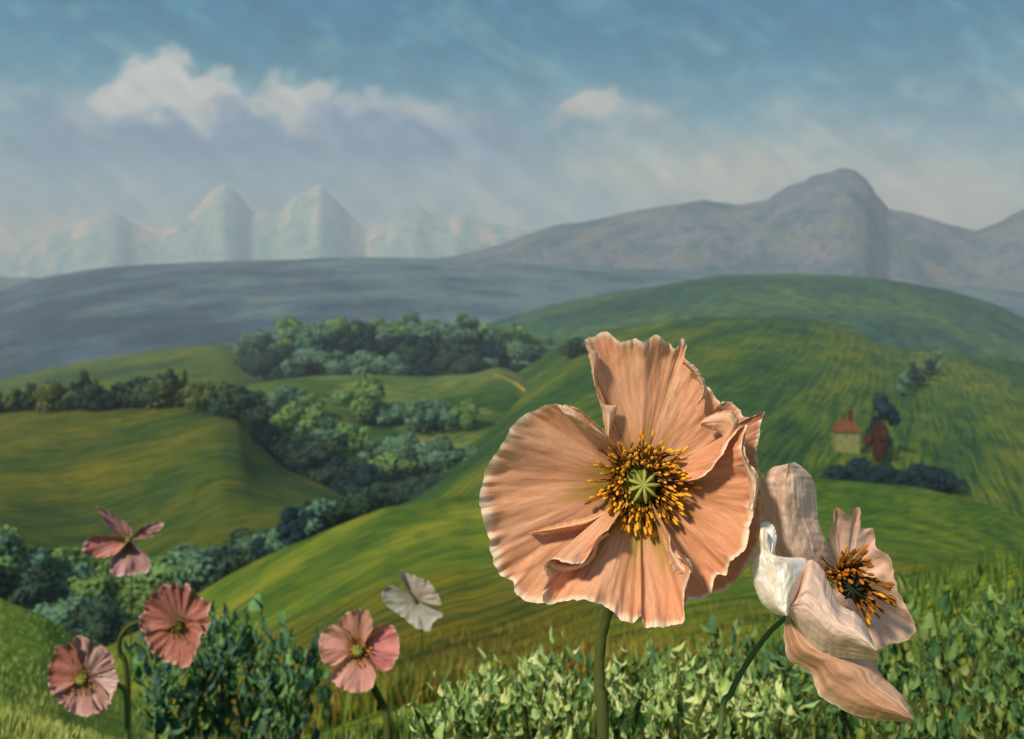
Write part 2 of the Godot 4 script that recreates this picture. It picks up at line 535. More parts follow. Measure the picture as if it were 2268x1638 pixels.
# ---------------------------------------------------------------- poppies
# a petal between its foot and its rim: rim = outline in picture units round the flower's heart
func petal(flower: Node3D, heart: Vector2, d: float, rim: Array, cup: float, lift: float, ruffle: float, tint: Array, opts := {}) -> MeshInstance3D:
	var nu: int = opts.get("nu", 150)
	var nv: int = opts.get("nv", 56)
	var seed_: float = opts.get("seed", 1.0)
	var jag: float = opts.get("jag", 7.0)
	var power: float = opts.get("power", 1.7)
	var foot: Vector2 = opts.get("foot", heart)
	var edge := path_points(rim, nu)
	var lip: float = opts.get("lip", 0.05)
	var white: Color = opts.get("white", srgb(238, 216, 190))
	var pts := PackedVector3Array()
	var cols := PackedColorArray()
	var uvs := PackedVector2Array()
	for i in nu:
		var s := float(i) / (nu - 1)
		var out := (edge[i] - foot).normalized()
		edge[i] += out * (fine.get_noise_2d(s * 420.0, seed_ * 71.0) * jag + fine.get_noise_2d(s * 1500.0, seed_ * 31.0) * jag * 0.5)
	for j in nv:
		var t := float(j) / (nv - 1)
		for i in nu:
			var s := float(i) / (nu - 1)
			var across := edge[i].distance_to(foot)
			var pleat := fine.get_noise_2d(s * 330.0, seed_ * 97.0 + t * 12.0)
			var wave := fbm.get_noise_2d(s * 190.0, seed_ * 53.0 + t * 20.0)
			var z := lift + cup * pow(t, power) + ruffle * t * t * wave * 1.6 + ruffle * 0.09 * pleat * smoothstep(0.1, 0.7, t)
			z += ruffle * 0.55 * smoothstep(0.86, 1.0, t) * (0.3 + fine.get_noise_2d(s * 700.0, seed_ * 19.0))
			var p := foot.lerp(edge[i], t)
			var k := (d - z) / LENS
			pts.append(Vector3((p.x - heart.x) * k + (heart.x - MIDDLE) * (k - d / LENS), -(p.y - heart.y) * k - (heart.y - HORIZON) * (k - d / LENS), z))
			uvs.append(Vector2(s * across * 0.012, t * across * 0.006 + seed_))
			var grain := fine.get_noise_2d(s * 900.0, t * 9.0 + seed_ * 40.0)
			var band := fbm.get_noise_2d(s * 260.0, t * 30.0 + seed_ * 90.0)
			var c: Color = tint[0].lerp(tint[1], smoothstep(0.12, opts.get("stain", 0.55), t + band * 0.3))
			c = c.lerp(tint[2], smoothstep(-0.1, 0.5, band + 0.15 * grain) * smoothstep(0.2, 0.6, t) * 0.6)
			var rim_w := lip * (0.55 + 0.9 * absf(fine.get_noise_2d(s * 260.0, seed_ * 11.0 + 5.0)) * 2.0)
			c = c.lerp(white, smoothstep(1.0 - rim_w * 1.1, 1.0 - rim_w * 0.3, t) * (0.9 if lip > 0.0 else 0.0))
			cols.append(c * (1.0 + 0.06 * grain))
	var mesh := grid_mesh(nu, nv, pts, cols, uvs, Vector3(0, 0, 1))
	return part("petal", mesh, M.petal, flower)

# a petal, or the turned edge of one, laid between two outlines; `bulge` lifts its middle towards the front
func ruled(parent: Node3D, called: String, heart: Vector2, d: float, a: Array, b: Array, z0: float, z1: float, bulge: float, ruffle: float, tint: Array, opts := {}) -> MeshInstance3D:
	var nu: int = opts.get("nu", 60)
	var nv: int = opts.get("nv", 90)
	var seed_: float = opts.get("seed", 1.0)
	var jag: float = opts.get("jag", 3.0)
	var lip: float = opts.get("lip", 0.0)
	var lip_a: float = opts.get("lip_a", lip)
	var lip_b: float = opts.get("lip_b", lip)
	var lip_end: float = opts.get("lip_end", 0.0)
	var white: Color = opts.get("white", srgb(226, 205, 180))
	var stripes: float = opts.get("stripes", 330.0)
	var ea := path_points(a, nv)
	var eb := path_points(b, nv)
	var pts := PackedVector3Array()
	var cols := PackedColorArray()
	var uvs := PackedVector2Array()
	for j in nv:
		var t := float(j) / (nv - 1)
		for i in nu:
			var u := float(i) / (nu - 1)
			var p := ea[j].lerp(eb[j], u)
			var away := (eb[j] - ea[j]).normalized()
			p += away * (u - 0.5) * 2.0 * fine.get_noise_2d(t * 500.0, seed_ * 31.0 + (0.0 if u < 0.5 else 90.0)) * jag
			var pleat := fine.get_noise_2d(u * stripes * 0.5, seed_ * 77.0 + t * 30.0)
			var z := lerpf(z0, z1, t) + bulge * sin(PI * u) + ruffle * 0.5 * pleat + ruffle * 1.6 * fbm.get_noise_2d(u * 90.0, t * 90.0 + seed_ * 60.0)
			z += opts.get("tilt", 0.0) * (u - 0.5)
			var k := (d - z) / LENS
			pts.append(Vector3((p.x - heart.x) * k + (heart.x - MIDDLE) * (k - d / LENS), -(p.y - heart.y) * k - (heart.y - HORIZON) * (k - d / LENS), z))
			uvs.append(Vector2(u * 0.5, t * 0.7 + seed_))
			var grain := fine.get_noise_2d(u * stripes, t * 14.0 + seed_ * 40.0)
			var band := fbm.get_noise_2d(u * 130.0, t * 45.0 + seed_ * 90.0)
			var c: Color = tint[0].lerp(tint[1], smoothstep(-0.3, 0.3, band))
			c = c.lerp(tint[2], smoothstep(0.0, 0.5, band + 0.2 * grain) * 0.8)
			var n := 0.6 + 1.4 * absf(fine.get_noise_2d(t * 200.0, seed_ * 13.0))
			var rim := 0.0
			if lip_a > 0.0:
				rim = maxf(rim, 1.0 - smoothstep(lip_a * n * 0.4, lip_a * n, u))
			if lip_b > 0.0:
				rim = maxf(rim, 1.0 - smoothstep(lip_b * n * 0.4, lip_b * n, 1.0 - u))
			if lip_end > 0.0:
				rim = maxf(rim, smoothstep(1.0 - lip_end * n, 1.0 - lip_end * n * 0.4, t))
			c = c.lerp(white, rim * 0.9)
			cols.append(c * (1.0 + 0.05 * grain))
	return part(called, grid_mesh(nu, nv, pts, cols, uvs, Vector3(0, 0, 1)), M.petal, parent)

func stamen_meshes() -> Array:
	var out := []
	for k in 3:
		var f := tube(bend([Vector3.ZERO, Vector3(0.05 * (k - 1), 0.5, 0.12), Vector3(0.1 * (k - 1), 0.86, 0.1)], 5), [0.034, 0.03, 0.026, 0.024, 0.02], 5)
		var a := tube([Vector3(0.1 * (k - 1), 0.76, 0.1), Vector3(0.1 * (k - 1), 0.82, 0.11), Vector3(0.11 * (k - 1), 0.92, 0.12), Vector3(0.12 * (k - 1), 1.04, 0.12), Vector3(0.12 * (k - 1), 1.1, 0.12)], [0.004, 0.046, 0.06, 0.046, 0.004], 6, 0.3)
		out.append([f, a])
	return out

func stamens(flower: Node3D, n: int, inner: float, outer: float, rise: float, length: Vector2, shapes: Array, arc := Vector2(0, TAU), golden := 0.72) -> void:
	for i in n:
		var a := lerpf(arc.x, arc.y, (i + rng.randf()) / n)
		var f := rng.randf()
		var r := lerpf(inner, outer, f)
		var base := Vector3(cos(a) * r, sin(a) * r, 0.001)
		var lean := rng.randf_range(0.25, 1.2) * lerpf(0.6, 1.0, f)
		var dir := (Vector3(cos(a) * sin(lean), sin(a) * sin(lean), cos(lean)) + Vector3(rng.randfn(), rng.randfn(), 0) * 0.16).normalized()
		var side := dir.cross(Vector3(-sin(a), cos(a), 0.3)).normalized()
		var l := rng.randf_range(length.x, length.y)
		var k: Array = shapes[rng.randi() % shapes.size()]
		var s := part("stamen", k[0], M.filament if rng.randf() < 0.6 else M.dark_filament, flower)
		s.transform = Transform3D(Basis(side, dir, side.cross(dir)).scaled_local(Vector3.ONE * l), base + Vector3(0, 0, rise * 0.2))
		part("anther", k[1], M.anther if rng.randf() < golden else (M.anther_amber if rng.randf() < (0.55 if golden > 0.1 else 0.3) else M.filament), s)

func pod(flower: Node3D, r: float, h: float, mat: Material, rays: Material, offset := Vector3.ZERO, tilt := Vector3(0, 0, 1)) -> void:
	var along := tilt.normalized()
	var ring := []
	var rad := []
	for k in 12:
		var t := k / 11.0
		ring.append(offset + along * h * t)
		rad.append(r * (0.55 + 0.45 * sin(PI * clampf(t * 1.1, 0, 1))) if k < 11 else r * 0.1)
	var b := part("seed_pod", tube(ring, rad, 20, 0.12), mat, flower)
	var st := SurfaceTool.new()
	var q := Basis(Quaternion(Vector3(0, 0, 1), along))
	for k in 9:
		var a := TAU * k / 9.0
		var dir := q * Vector3(cos(a), sin(a), 0)
		var pts := bend([offset + along * h * 1.08, offset + along * h * 1.07 + dir * r * 0.6, offset + along * h * 0.88 + dir * r * 1.08], 5)
		st.append_from(tube(pts, [r * 0.07, r * 0.1, r * 0.12, r * 0.1, r * 0.05], 6), 0, Transform3D())
	part("stigma_ray", st.commit(), rays, b)

func flower_stem(flower: Node3D, heart: Vector2, d: float, p: Array, r: float, mat: Material) -> void:   # p = [x, y, depth ...]
	var pts := []
	for i in p.size() / 3:
		pts.append(at(p[3 * i], p[3 * i + 1], p[3 * i + 2]) - at(heart.x, heart.y, d))
	var path := bend(pts, 40)
	var rad := []
	for i in 40:
		rad.append(r * (0.85 + 0.3 * i / 39.0))
	part("stem", tube(path, rad, 9, 0.25), mat, flower)

func small_poppy(label: String, heart: Vector2, d: float, petals: Array, tints: Array, core: float, opts := {}) -> Node3D:
	var f := thing("poppy", label, "flower", at(heart.x, heart.y, d), "pink and white poppies on the slope")
	var size := d / LENS
	for i in petals.size():
		var p: Array = petals[i]
		petal(f, heart, d, p[0], p[1] * size, p[2] * size, opts.get("ruffle", 12.0) * size, tints[i % tints.size()], {"nu": 70, "nv": 26, "seed": 3.0 + i * 1.7 + heart.x * 0.01, "jag": opts.get("jag", 5.0), "lip": opts.get("lip", 0.06), "white": opts.get("white", srgb(200, 165, 150)), "power": 1.4})
	rng.seed = int(heart.x)
	if core > 0.0:
		pod(f, core * 0.42 * size, core * 0.7 * size, M.pod if not opts.get("dark", false) else M.dark_pod, M.stigma if not opts.get("dark", false) else M.pod)
		stamens(f, opts.get("n", 40), core * 0.4 * size, core * 0.8 * size, core * 0.3 * size, Vector2(core * 0.4, core * 0.8) * size, M.stamen)
	return f


# ---------------------------------------------------------------- grass
func grass(called: String, label: String, on: String, n: int, x0: float, x1: float, r0: float, r1: float, size: Vector2, colors: Array, seed_: int) -> void:
	rng.seed = seed_
	var blade := ArrayMesh.new()
	var pts := PackedVector3Array([Vector3(-0.05, 0, 0), Vector3(0.05, 0, 0), Vector3(-0.035, 0.5, 0.06), Vector3(0.04, 0.5, 0.06), Vector3(0.02, 1.0, 0.22)])
	var nn := Vector3(0, 0.25, -1).normalized()
	blade = arrays_mesh(pts, PackedVector3Array([-nn, -nn, -nn, -nn, -nn]), PackedColorArray([Color.WHITE, Color.WHITE, Color.WHITE, Color.WHITE, Color.WHITE]), PackedVector2Array(), PackedInt32Array([0, 2, 1, 1, 2, 3, 2, 4, 3]))
	blade.surface_set_material(0, M.grass)
	var mm := MultiMesh.new()
	mm.transform_format = MultiMesh.TRANSFORM_3D
	mm.use_colors = true
	mm.mesh = blade
	mm.instance_count = n
	for i in n:
		var x := rng.randf_range(x0, x1)
		var p := on_sheet(on, x, rng.randf_range(r0, r1))
		var l := rng.randf_range(size.x, size.y)
		var w := l * rng.randf_range(0.8, 1.6)
		var b := Basis(Vector3.UP, rng.randf() * TAU) * Basis(Vector3.RIGHT, rng.randf_range(-0.5, 0.5))
		mm.set_instance_transform(i, Transform3D(b.scaled_local(Vector3(w, l, l)), p))
		var pick := clampf(0.5 + fbm.get_noise_2d(p.x * 40.0, p.z * 25.0) * 1.1 + rng.randf_range(-0.3, 0.3), 0, 0.999) * (colors.size() - 1)
		var c: Color = colors[int(pick)].lerp(colors[int(pick) + 1], pick - int(pick))
		mm.set_instance_color(i, c * rng.randf_range(0.75, 1.2))
	var o := MultiMeshInstance3D.new()
	o.name = numbered(called)
	o.multimesh = mm
	o.material_override = M.grass
	add_child(o, true)
	tag(o, label, "grass")
	o.set_meta("kind", "stuff")


# ================================================================ the scene
func _ready() -> void:
	# camera
	var cam := Camera3D.new()
	cam.name = "camera"
	cam.position = Vector3(0, EYE, 0)
	cam.projection = Camera3D.PROJECTION_FRUSTUM
	cam.near = 0.05
	cam.far = 12000.0
	cam.size = 2.0 * cam.near * 819.0 / LENS
	cam.frustum_offset = Vector2(0, -cam.near * (819.0 - HORIZON) / LENS)
	var glass := CameraAttributesPhysical.new()
	glass.frustum_focal_length = 50.0
	glass.frustum_focus_distance = 0.375
	glass.frustum_near = 0.05
	glass.frustum_far = 12000.0
	glass.exposure_aperture = 29.0
	cam.attributes = glass
	add_child(cam)
	cam.projection = Camera3D.PROJECTION_FRUSTUM
	cam.near = 0.05
	cam.far = 12000.0
	cam.size = 2.0 * cam.near * 819.0 / LENS
	cam.frustum_offset = Vector2(0, -cam.near * (819.0 - HORIZON) / LENS)
	cam.current = true
	# noise used by all that follows
	fbm.seed = 11
	fbm.frequency = 0.02
	fbm.fractal_octaves = 5
	fine.seed = 23
	fine.frequency = 0.03
	fine.fractal_octaves = 3
	# sky, haze, exposure
	var env := Environment.new()
	env.background_mode = Environment.BG_SKY
	var sky := Sky.new()
	var pano := PanoramaSkyMaterial.new()
	pano.panorama = make_sky()
	sky.sky_material = pano
	env.sky = sky
	env.background_energy_multiplier = 1.0
	env.tonemap_mode = Environment.TONE_MAPPER_LINEAR
	env.tonemap_exposure = 1.43
	env.fog_enabled = true
	env.fog_density = 0.00018
	env.fog_light_color = Color(0.86, 0.93, 1.0)
	env.sdfgi_enabled = true
	env.ssao_enabled = true
	env.ssil_enabled = true
	var we := WorldEnvironment.new()
	we.name = "world_environment"
	we.environment = env
	add_child(we)
	# sun: from the upper left, a little behind the viewer
	var sun := DirectionalLight3D.new()
	sun.name = "sun"
	sun.light_energy = 1.15
	sun.light_color = Color(1.0, 0.94, 0.84)
	sun.light_angular_distance = 6.0
	sun.shadow_enabled = true
	add_child(sun)
	sun.look_at_from_position(Vector3(-0.6, 0.75, 0.7), Vector3.ZERO)

	make_materials()
	make_crowns()
	for k in 5:
		leaf_meshes.append(leaf_mesh([0.34, 0.42, 0.3, 0.48, 0.38][k], [0.4, 0.8, 0.2, 0.6, 1.0][k], 40 + k))
	M.stamen = stamen_meshes()
	build_land()
	build_lane()
	build_trees()
	build_house()
	build_foreground()
	build_great_poppy()
	build_side_poppy()
	build_small_poppies()


func mix3(a: Color, b: Color, c: Color, v: float) -> Color:
	return a.lerp(b, smoothstep(-0.35, 0.0, v)).lerp(c, smoothstep(0.0, 0.4, v))

func build_land() -> void:
	# far snowy mountains on the left, haze painted in as a sky-like base colour
	var far_y := sharp([-1100, 520, -500, 490, 0, 558, 90, 530, 160, 500, 190, 478, 236, 466, 262, 470, 300, 498, 345, 512, 372, 500, 432, 462, 462, 424, 492, 404, 520, 422, 560, 470, 616, 476, 660, 432, 684, 428, 706, 414, 738, 440, 790, 494, 812, 512, 862, 486, 892, 460, 916, 455, 960, 476, 1010, 470, 1080, 496, 1200, 520, 1400, 530, 3370, 560])
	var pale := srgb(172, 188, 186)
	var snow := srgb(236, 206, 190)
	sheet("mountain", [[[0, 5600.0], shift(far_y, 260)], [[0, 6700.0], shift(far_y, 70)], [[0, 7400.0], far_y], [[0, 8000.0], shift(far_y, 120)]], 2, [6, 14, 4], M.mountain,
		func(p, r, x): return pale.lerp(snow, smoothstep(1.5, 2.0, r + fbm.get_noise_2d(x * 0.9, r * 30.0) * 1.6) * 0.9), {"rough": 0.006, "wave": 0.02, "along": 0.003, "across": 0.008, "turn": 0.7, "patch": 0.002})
	# the great purple-grey mountain on the right
	var big_y := sharp([-1100, 640, 700, 600, 900, 585, 1000, 565, 1100, 538, 1200, 510, 1350, 480, 1480, 456, 1560, 440, 1630, 447, 1700, 440, 1722, 424, 1750, 409, 1778, 402, 1802, 386, 1838, 379, 1862, 369, 1892, 373, 1914, 387, 1930, 404, 1940, 426, 1956, 440, 1966, 460, 2010, 470, 2100, 498, 2165, 515, 2210, 498, 2268, 466, 2400, 430, 2700, 470, 3370, 520])
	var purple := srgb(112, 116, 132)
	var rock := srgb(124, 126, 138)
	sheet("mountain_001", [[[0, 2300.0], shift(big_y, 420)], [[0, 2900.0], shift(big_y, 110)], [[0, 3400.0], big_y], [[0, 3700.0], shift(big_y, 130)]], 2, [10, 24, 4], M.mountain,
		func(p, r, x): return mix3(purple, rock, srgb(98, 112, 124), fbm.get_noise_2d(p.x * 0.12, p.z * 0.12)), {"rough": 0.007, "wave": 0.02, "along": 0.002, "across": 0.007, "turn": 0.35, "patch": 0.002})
	# wooded plain, the blue of distant haze painted into its colours
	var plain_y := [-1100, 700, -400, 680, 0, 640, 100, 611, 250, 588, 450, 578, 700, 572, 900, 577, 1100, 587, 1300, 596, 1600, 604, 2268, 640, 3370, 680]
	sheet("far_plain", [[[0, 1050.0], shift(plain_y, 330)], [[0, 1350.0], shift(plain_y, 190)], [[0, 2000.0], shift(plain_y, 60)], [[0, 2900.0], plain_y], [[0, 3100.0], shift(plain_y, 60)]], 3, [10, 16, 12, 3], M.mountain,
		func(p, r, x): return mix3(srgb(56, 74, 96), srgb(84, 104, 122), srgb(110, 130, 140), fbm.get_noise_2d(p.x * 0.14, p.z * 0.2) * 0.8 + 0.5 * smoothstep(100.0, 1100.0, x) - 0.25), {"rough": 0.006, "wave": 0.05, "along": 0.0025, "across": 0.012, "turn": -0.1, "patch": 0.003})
	# hill on the right, in front of the mountain; haze blue painted into its green
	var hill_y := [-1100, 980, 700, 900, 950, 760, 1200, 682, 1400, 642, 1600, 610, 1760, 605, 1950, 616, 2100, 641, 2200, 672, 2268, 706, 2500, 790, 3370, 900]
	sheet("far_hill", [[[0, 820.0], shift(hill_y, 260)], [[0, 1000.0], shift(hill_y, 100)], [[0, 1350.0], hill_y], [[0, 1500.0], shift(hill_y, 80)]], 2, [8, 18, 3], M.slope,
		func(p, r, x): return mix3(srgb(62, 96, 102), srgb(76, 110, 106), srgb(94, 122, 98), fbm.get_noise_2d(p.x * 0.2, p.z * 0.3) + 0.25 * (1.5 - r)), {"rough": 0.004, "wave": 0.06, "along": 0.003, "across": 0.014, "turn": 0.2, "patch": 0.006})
	# green slope behind the row of dark trees on the left
	var left_y := [-1100, 960, -400, 890, 0, 838, 100, 816, 250, 790, 400, 768, 500, 762, 580, 790, 680, 840, 800, 890, 1100, 940, 1400, 980, 3370, 1050]
	sheet("green_slope", [[[0, 420.0], shift(left_y, 240)], [[0, 560.0], shift(left_y, 80)], [[0, 900.0], left_y], [[0, 1000.0], shift(left_y, 60)]], 2, [8, 18, 3], M.slope,
		func(p, r, x): return mix3(srgb(80, 98, 56), srgb(102, 118, 58), srgb(122, 128, 64), fbm.get_noise_2d(p.x * 0.25, p.z * 0.2)), {"rough": 0.003, "wave": 0.08, "along": 0.005, "across": 0.03, "turn": 0.15, "patch": 0.01})
	# hill of the upper wood
	var wood_y := [-1100, 930, 300, 890, 480, 824, 560, 786, 700, 762, 860, 750, 1000, 756, 1120, 770, 1180, 790, 1240, 820, 1320, 860, 1600, 900, 3370, 1000]
	sheet("wooded_hill", [[[0, 520.0], shift(wood_y, 220)], [[0, 640.0], shift(wood_y, 90)], [[0, 820.0], wood_y], [[0, 900.0], shift(wood_y, 80)]], 2, [8, 18, 3], M.slope,
		func(p, r, x): return mix3(srgb(68, 94, 56), srgb(92, 116, 60), srgb(116, 132, 72), fbm.get_noise_2d(p.x * 0.35, p.z * 0.3)), {"rough": 0.006, "wave": 0.06, "along": 0.006, "across": 0.035, "turn": -0.4, "patch": 0.01, "mounds": [[715, 1.45, 85, 0.3, 42], [1010, 1.45, 100, 0.3, 46], [860, 1.75, 60, 0.2, 26], [590, 1.5, 50, 0.3, 20]]})
	# right slope with the house
	var right_y := [-1100, 1000, 700, 930, 1000, 870, 1150, 812, 1240, 765, 1290, 742, 1400, 722, 1550, 704, 1700, 701, 1850, 714, 1960, 766, 2100, 781, 2268, 803, 2600, 860, 3370, 960]
	var right_low := [-1100, 1500, 700, 1330, 1000, 1120, 1240, 1000, 1600, 1020, 1850, 1058, 2050, 1066, 2268, 1110, 3370, 1300]
	sheet("right_slope", [[[0, 150.0], shift(right_low, 130)], [[0, 230.0], right_low], [[0, 400.0], halfway(right_low, right_y, 0.55)], [[0, 720.0], right_y], [[0, 820.0], shift(right_y, 80)]], 3, [6, 18, 20, 3], M.slope,
		func(p, r, x): return mix3(srgb(64, 98, 56), srgb(92, 116, 50), srgb(116, 126, 52), fbm.get_noise_2d((p.x + p.z * 0.5) * 0.9, p.z * 0.14) + 0.14 * smoothstep(1500.0, 2300.0, x) - 0.16 * smoothstep(2.3, 3.0, r)), {"rough": 0.002, "wave": 0.08, "along": 0.0011, "across": 0.045, "turn": 1.15, "patch": 0.01})
	# hummock in the middle, with the lane
	var mid_y := [-1100, 1000, 0, 950, 400, 910, 480, 880, 560, 850, 700, 834, 820, 832, 940, 836, 1050, 830, 1110, 816, 1170, 840, 1230, 890, 1300, 930, 1500, 980, 3370, 1060]
	var mid_low := [-1100, 1200, 400, 1060, 540, 990, 620, 1040, 760, 1090, 900, 1115, 1060, 1105, 1300, 1080, 3370, 1150]
	sheet("hummock", [[[0, 240.0], shift(mid_low, 90)], [[0, 300.0], mid_low], [[0, 400.0], halfway(mid_low, mid_y, 0.6)], [[0, 560.0], mid_y], [[0, 620.0], shift(mid_y, 60)]], 3, [6, 16, 18, 3], M.slope,
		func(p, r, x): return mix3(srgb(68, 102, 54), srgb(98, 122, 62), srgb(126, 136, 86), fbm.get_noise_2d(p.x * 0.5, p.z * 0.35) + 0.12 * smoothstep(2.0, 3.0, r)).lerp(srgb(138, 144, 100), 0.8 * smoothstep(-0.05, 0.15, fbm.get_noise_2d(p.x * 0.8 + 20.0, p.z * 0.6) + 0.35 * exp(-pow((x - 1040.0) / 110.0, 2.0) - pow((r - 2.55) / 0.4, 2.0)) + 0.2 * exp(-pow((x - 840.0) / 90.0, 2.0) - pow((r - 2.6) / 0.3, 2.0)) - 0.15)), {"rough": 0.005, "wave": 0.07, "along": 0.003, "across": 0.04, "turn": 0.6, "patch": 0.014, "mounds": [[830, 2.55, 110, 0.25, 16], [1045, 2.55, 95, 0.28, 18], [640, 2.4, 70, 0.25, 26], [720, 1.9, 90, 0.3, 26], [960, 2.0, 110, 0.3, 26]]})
	# brown-green field on the left
	var field_y := [-1100, 960, -400, 925, 0, 906, 300, 897, 480, 892, 530, 908, 565, 958, 620, 1012, 690, 1046, 760, 1078, 900, 1120, 1060, 1130, 1300, 1160, 3370, 1300]
	var field_low := [-1100, 1330, 0, 1345, 150, 1420, 330, 1410, 440, 1330, 600, 1250, 740, 1190, 900, 1150, 1060, 1140, 1300, 1180, 3370, 1330]
	sheet("left_field", [[[0, 105.0], shift(field_low, 90)], [[0, 122.0], field_low], [[0, 190.0], halfway(field_low, field_y, 0.5)], [[0, 330.0], field_y], [[0, 370.0], shift(field_y, 50)]], 3, [6, 22, 22, 3], M.field,
		func(p, r, x): return mix3(srgb(80, 98, 50), srgb(98, 106, 44), srgb(128, 122, 38), fbm.get_noise_2d((p.x * 0.8 + p.z * 0.35) * 1.2, (p.z * 0.8 - p.x * 0.3) * 0.1) + 0.18 * (1.0 - smoothstep(0.0, 420.0, x)) * smoothstep(1.8, 2.8, r) - 0.05), {"rough": 0.002, "wave": 0.1, "along": 0.0028, "across": 0.08, "turn": 0.8, "patch": 0.02})
	# bright field in the middle, rounded hill
	var near_ridge := [-1100, 1850, -300, 1600, 0, 1490, 250, 1420, 330, 1388, 440, 1312, 560, 1246, 640, 1210, 740, 1168, 850, 1126, 1000, 1100, 1060, 1098, 1300, 1062, 1500, 1045, 1700, 1050, 1850, 1064, 2030, 1079, 2150, 1108, 2268, 1146, 2600, 1230, 3370, 1400]
	sheet("middle_field", [[[0, 2.0], shift(near_ridge, 760)], [[0, 7.0], shift(near_ridge, 420)], [[0, 36.0], shift(near_ridge, 170)], [[0, 108.0], near_ridge], [[0, 126.0], shift(near_ridge, 40)], [[0, 145.0], shift(near_ridge, 130)]], 3, [8, 26, 26, 4, 2], M.field,
		func(p, r, x): return mix3(srgb(98, 120, 48), srgb(128, 140, 54), srgb(154, 154, 62), fbm.get_noise_2d((p.x * 0.75 + p.z * 0.3) * 4.0, (p.z * 0.75 - p.x * 0.4) * 0.5)).lerp(srgb(88, 122, 56), 0.6 * smoothstep(1400.0, 1900.0, x)).lerp(srgb(104, 84, 34), 0.8 * smoothstep(-0.2, 0.25, fbm.get_noise_2d(p.x * 3.0 + 40.0, p.z * 0.8)) * (1.0 - smoothstep(1.6, 2.4, r))), {"rough": 0.0015, "wave": 0.12, "along": 0.009, "across": 0.22, "turn": 0.85, "patch": 0.05})
	# the knoll the flowers grow on
	var crest := [-1100, 1150, -400, 1250, 0, 1334, 100, 1376, 180, 1440, 250, 1520, 330, 1612, 450, 1660, 700, 1650, 930, 1600, 1100, 1570, 1400, 1530, 1650, 1450, 1850, 1340, 2050, 1280, 2268, 1240, 2700, 1150, 3370, 1000]
	var crest_d := [-1100, 6.0, 150, 5.0, 400, 3.2, 700, 2.4, 3370, 2.4]
	sheet("knoll", [[[0, 0.1], [0, 7100.0]], [[0, 0.4], [0, 2300.0]], [[0, 0.8], [0, 1790.0]], [[0, 1.4], [-1100, 1600, 0, 1620, 300, 1710, 500, 1745, 930, 1690, 1400, 1620, 1850, 1560, 2268, 1520, 3370, 1400]], [crest_d, crest], [scaled(crest_d, 1.5), shift(crest, 130)], [scaled(crest_d, 4.0), shift(crest, 520)]], 4, [4, 8, 10, 22, 6, 3], M.knoll,
		func(p, r, x): return mix3(srgb(122, 148, 72), srgb(152, 168, 84), srgb(174, 180, 100), fbm.get_noise_2d(p.x * 60.0, p.z * 30.0)), {"rough": 0.004, "wave": 0.12, "along": 0.6, "across": 5.0, "turn": 0.5, "patch": 0.7})

func build_lane() -> void:
	var pts := PackedVector3Array()
	var uvs := PackedVector2Array()
	var mid := []
	for q in [[1096, 832], [1118, 838], [1142, 852], [1164, 872], [1186, 896], [1206, 924]]:
		mid.append(stand("hummock", q[0], q[1]))
	var way := bend(mid, 30)
	for i in 30:
		var dir: Vector3 = (way[mini(i + 1, 29)] - way[maxi(i - 1, 0)]).normalized()
		var side := dir.cross(Vector3.UP).normalized()
		for k in 5:
			pts.append(way[i] + side * (k - 2) * 0.9 + Vector3(0, 0.35 - 0.12 * absf(k - 2), 0))
			uvs.append(Vector2(k * 0.2, i * 0.1))
	var o := part("path", grid_mesh(5, 30, pts, PackedColorArray(), uvs, Vector3.UP), M.lane, self)
	o.set_meta("kind", "structure")

func shift(p: Array, by: float) -> Array:
	var q := p.duplicate()
	for i in q.size() / 2:
		q[2 * i + 1] = p[2 * i + 1] + by
	return q

func sharp(p: Array) -> Array:      # keeps the corners of an outline
	var q := []
	for i in p.size() / 2:
		if i > 0:
			q.append(lerpf(p[2 * i - 2], p[2 * i], 0.8))
			q.append(lerpf(p[2 * i - 1], p[2 * i + 1], 0.8))
		q.append(p[2 * i])
		q.append(p[2 * i + 1])
		if i < p.size() / 2 - 1:
			q.append(lerpf(p[2 * i], p[2 * i + 2], 0.2))
			q.append(lerpf(p[2 * i + 1], p[2 * i + 3], 0.2))
	return q

func scaled(p: Array, by: float) -> Array:
	var q := p.duplicate()
	for i in q.size() / 2:
		q[2 * i + 1] = p[2 * i + 1] * by
	return q

func halfway(a: Array, b: Array, t: float) -> Array:
	var q := []
	for i in 46:
		var x := -1100.0 + i * 99.4
		q.append(x)
		q.append(lerpf(profile(a, x), profile(b, x), t))
	return q


